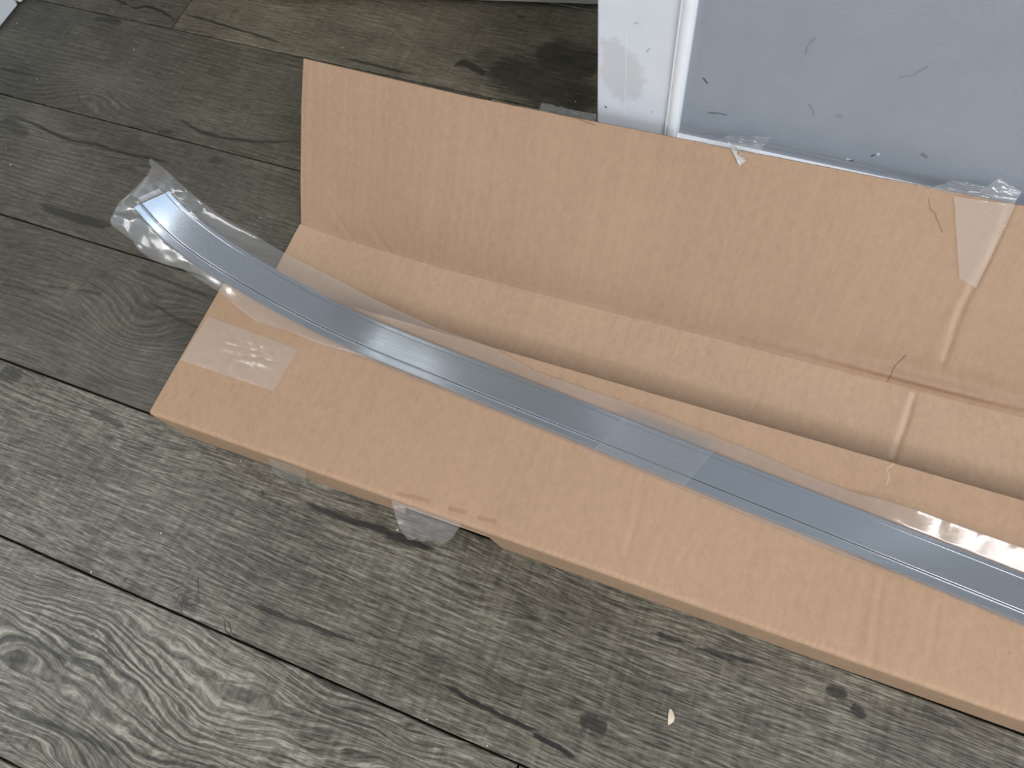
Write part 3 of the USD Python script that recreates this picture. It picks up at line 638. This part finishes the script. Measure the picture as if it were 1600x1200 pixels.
LOW = np.array([(-0.0600, -0.0503), (0.0089, -0.0503), (0.0149, -0.0477), (0.0257, -0.0439), (0.0335, -0.0464), (0.0444, -0.0431), (0.0642, -0.0317), (0.0744, -0.0316), (0.1024, -0.0316), (0.1299, -0.0358), (0.1519, -0.0396), (0.1832, -0.0324), (0.2195, -0.0295), (0.2463, -0.0257), (0.2813, -0.0232), (0.3714, -0.0228), (0.4261, -0.0225), (0.5120, -0.0226), (0.7315, -0.0245), (0.9267, -0.0260), (1.8000, -0.0258)])
rr = np.r_[np.linspace(0, .30, 200), np.linspace(.303, 1.72, 300)]
qq = np.linspace(0, 1, 49)
Rr, Q = np.meshgrid(rr, qq, indexing='ij')
wl_end, wu_end = END[0, 0], END[-1, 0]
s0 = np.interp(wl_end + Q * (wu_end - wl_end), END[:, 0], END[:, 1])
S = Rr + (s0 + .0012 * fbm(Q, 0 * Q, 9, 3, 2)) * np.clip(1 - Rr / .12, 0, 1) ** 1.5
lo_, up_ = np.interp(S, LOW[:, 0], LOW[:, 1]), np.interp(S, UPW[:, 0], UPW[:, 1])
Wc = lo_ + Q * (up_ - lo_)
Pf, Tf, Wf, Nf = [a.reshape(S.shape + (3,)) for a in frame(S.ravel())]
out = np.clip(np.maximum((Wc - .0205) / np.maximum(up_ - .0205, .002), (-.0205 - Wc) / np.maximum(-.0205 - lo_, .002)), 0, 1)
tip = np.clip(1 - S / .07, 0, 1) ** 1.2
crumple = fbm(Wc, S, 55, 13, 2) * .008 + (np.abs(fbm(Wc + S * .4, S, 40, 17, 2)) - .12) * .014
edgew = fbm(Wc * .6, S, 30, 19, 3) * .0035
rip = np.clip((S - .77) / .05, 0, 1)
saw_ = np.mod(S / .029 + .25 * fbm(S, 0 * S, 9, 23), 1.0)
ripple = rip * .0013 * np.clip(out * 1.2, 0, 1) * np.clip(np.minimum(1 - saw_, saw_ * 7), 0, 1)
inside = (out <= 0)
flat_z = np.clip((S - .26) / .06, 0, 1)
edge_n = -.0028 - .0022 * flat_z + .0138 * rip
top_n = (1 - rip) * (.0019 * (1 - out) ** .6 + (edge_n + .0006) * out) + rip * (.0016 + .0082 * out) + tip * np.where(inside & (S > 0), .15, 1) * (crumple + .001) + (1 - tip) * edgew * np.clip(out * 2, 0, .6) * (1 - .8 * flat_z) * (1 - rip) + ripple
bot_n = -.0056 * (1 - out) ** .6 * np.clip((S + .02) / .03, .2, 1) + (edge_n - .0004) * out + tip * np.where(inside & (S > 0), .05, 1) * (crumple - .002) + (1 - tip) * edgew * np.clip(out * 2, 0, .5) * (1 - flat_z)
top_n = np.maximum(top_n, bot_n + .0004)
A = Pf + Wc[..., None] * Wf + top_n[..., None] * Nf
B = Pf + Wc[..., None] * Wf + bot_n[..., None] * Nf
nu, nv = S.shape
V = np.vstack([A.reshape(-1, 3), B.reshape(-1, 3)]); n0 = nu * nv
F1 = grid_faces(nu, nv); idx = np.arange(n0).reshape(nu, nv)
sides = [np.stack([e[:-1], e[1:], e[1:] + n0, e[:-1] + n0], 1) for e in (idx[::-1, 0], idx[:, -1], idx[0], idx[-1][::-1])]
F = np.vstack([F1, F1[:, ::-1] + n0] + sides)
film = clear_film('sleeve_film', .075, (.985, .985, .985), .13, (.92, .92, .96), .05, 60)
obj('plastic_sleeve', (V, np.vstack([F[:, [0, 1, 2]], F[:, [0, 2, 3]]])), film, smooth=True, label='loose clear plastic sleeve wrapped around the metal strip', cat='plastic sleeve')
# two pieces of clear tape closing the sleeve
for sa, sb in ((.5415, .6335),):
    u, v = np.meshgrid(np.linspace(sa, sb, 40), np.linspace(-.0215, .030, 30), indexing='ij')
    Pp, Tp, Wp, Np = [a.reshape(u.shape + (3,)) for a in frame(u.ravel())]
    o_ = np.clip((v - .0205) / .018, 0, 1)
    h_ = .0024 * (1 - o_) + .0001 * o_ + np.abs(fbm(u, v, 90, 29)) * .0006 + .0006 * np.exp(-((u - sb + .002) / .0015) ** 2) + .0005 * np.exp(-((u - sa - .004) / .0012) ** 2)
    sl = u + .010 * (v - .0) / .03
    Pp, Tp, Wp, Np = [a.reshape(u.shape + (3,)) for a in frame(sl.ravel())]
    obj('tape', sheet(Pp + v[..., None] * Wp + h_[..., None] * Np, .0001), tape_thin, smooth=True, label='piece of clear tape wrapped across the sleeved metal strip', cat='tape')

# ------------------------------------------------------------------ small litter on the floor
CRUMBS = [(-1.0756, 0.5118), (-1.1849, 0.6054), (-0.9497, 0.6061), (-0.9102, 0.5785), (-1.0408, 0.3828), (-1.0142, 0.3588), (-0.598, 0.3848), (-0.2476, 0.0656), (-0.5037, -0.0294), (-0.5584, -0.0950), (-0.1424, -0.0950), (-0.0782, -0.0950), (-0.4563, 0.0760), (-0.6216, 0.6927), (-0.2541, 0.6842)]
crumb_mat = plain('crumb', (225, 225, 220), .7)
for i, (x, y) in enumerate(CRUMBS):
    m = trimesh.creation.icosphere(1, 1.0); v = np.array(m.vertices)
    v *= (1 + .5 * (meshkit.noise(v * 1.7 + i * 3.1, i) - .5))[:, None] * np.array([.0010, .0008, .0006]) * (.7 + .5 * rng.random())
    v[:, 2] -= v[:, 2].min(); v += (x, y, 0)
    obj('crumb', (v, np.array(m.faces)), crumb_mat, smooth=True, label='tiny white crumb lying on the dark plank floor', cat='crumb', group='white crumbs scattered on the floor')
u, v = np.meshgrid(np.linspace(0, 1, 16), np.linspace(0, 1, 10), indexing='ij')
cx = .0768 + .0040 * u + (-.0002 - .0010 * u); half = .0026 * np.sin(np.clip(u * 1.05 + .02, 0, 1) * math.pi) ** .7 + .0003
Pl = np.stack([.0757 + (.0792 - .0770) * 0 + .0030 * np.sin(u * 2.4) + (v - .5) * 2 * half, -.0012 - .0150 * u + .001 * (v - .5), .0006 + .0030 * np.sin(u * math.pi) * (.4 + .6 * v)], -1)
obj('paper_scrap', sheet(Pl, .0003), plain('paper_scrap', (222, 206, 182), .7), smooth=True, label='small curled beige paper scrap on the floor in front of the box', cat='paper scrap')
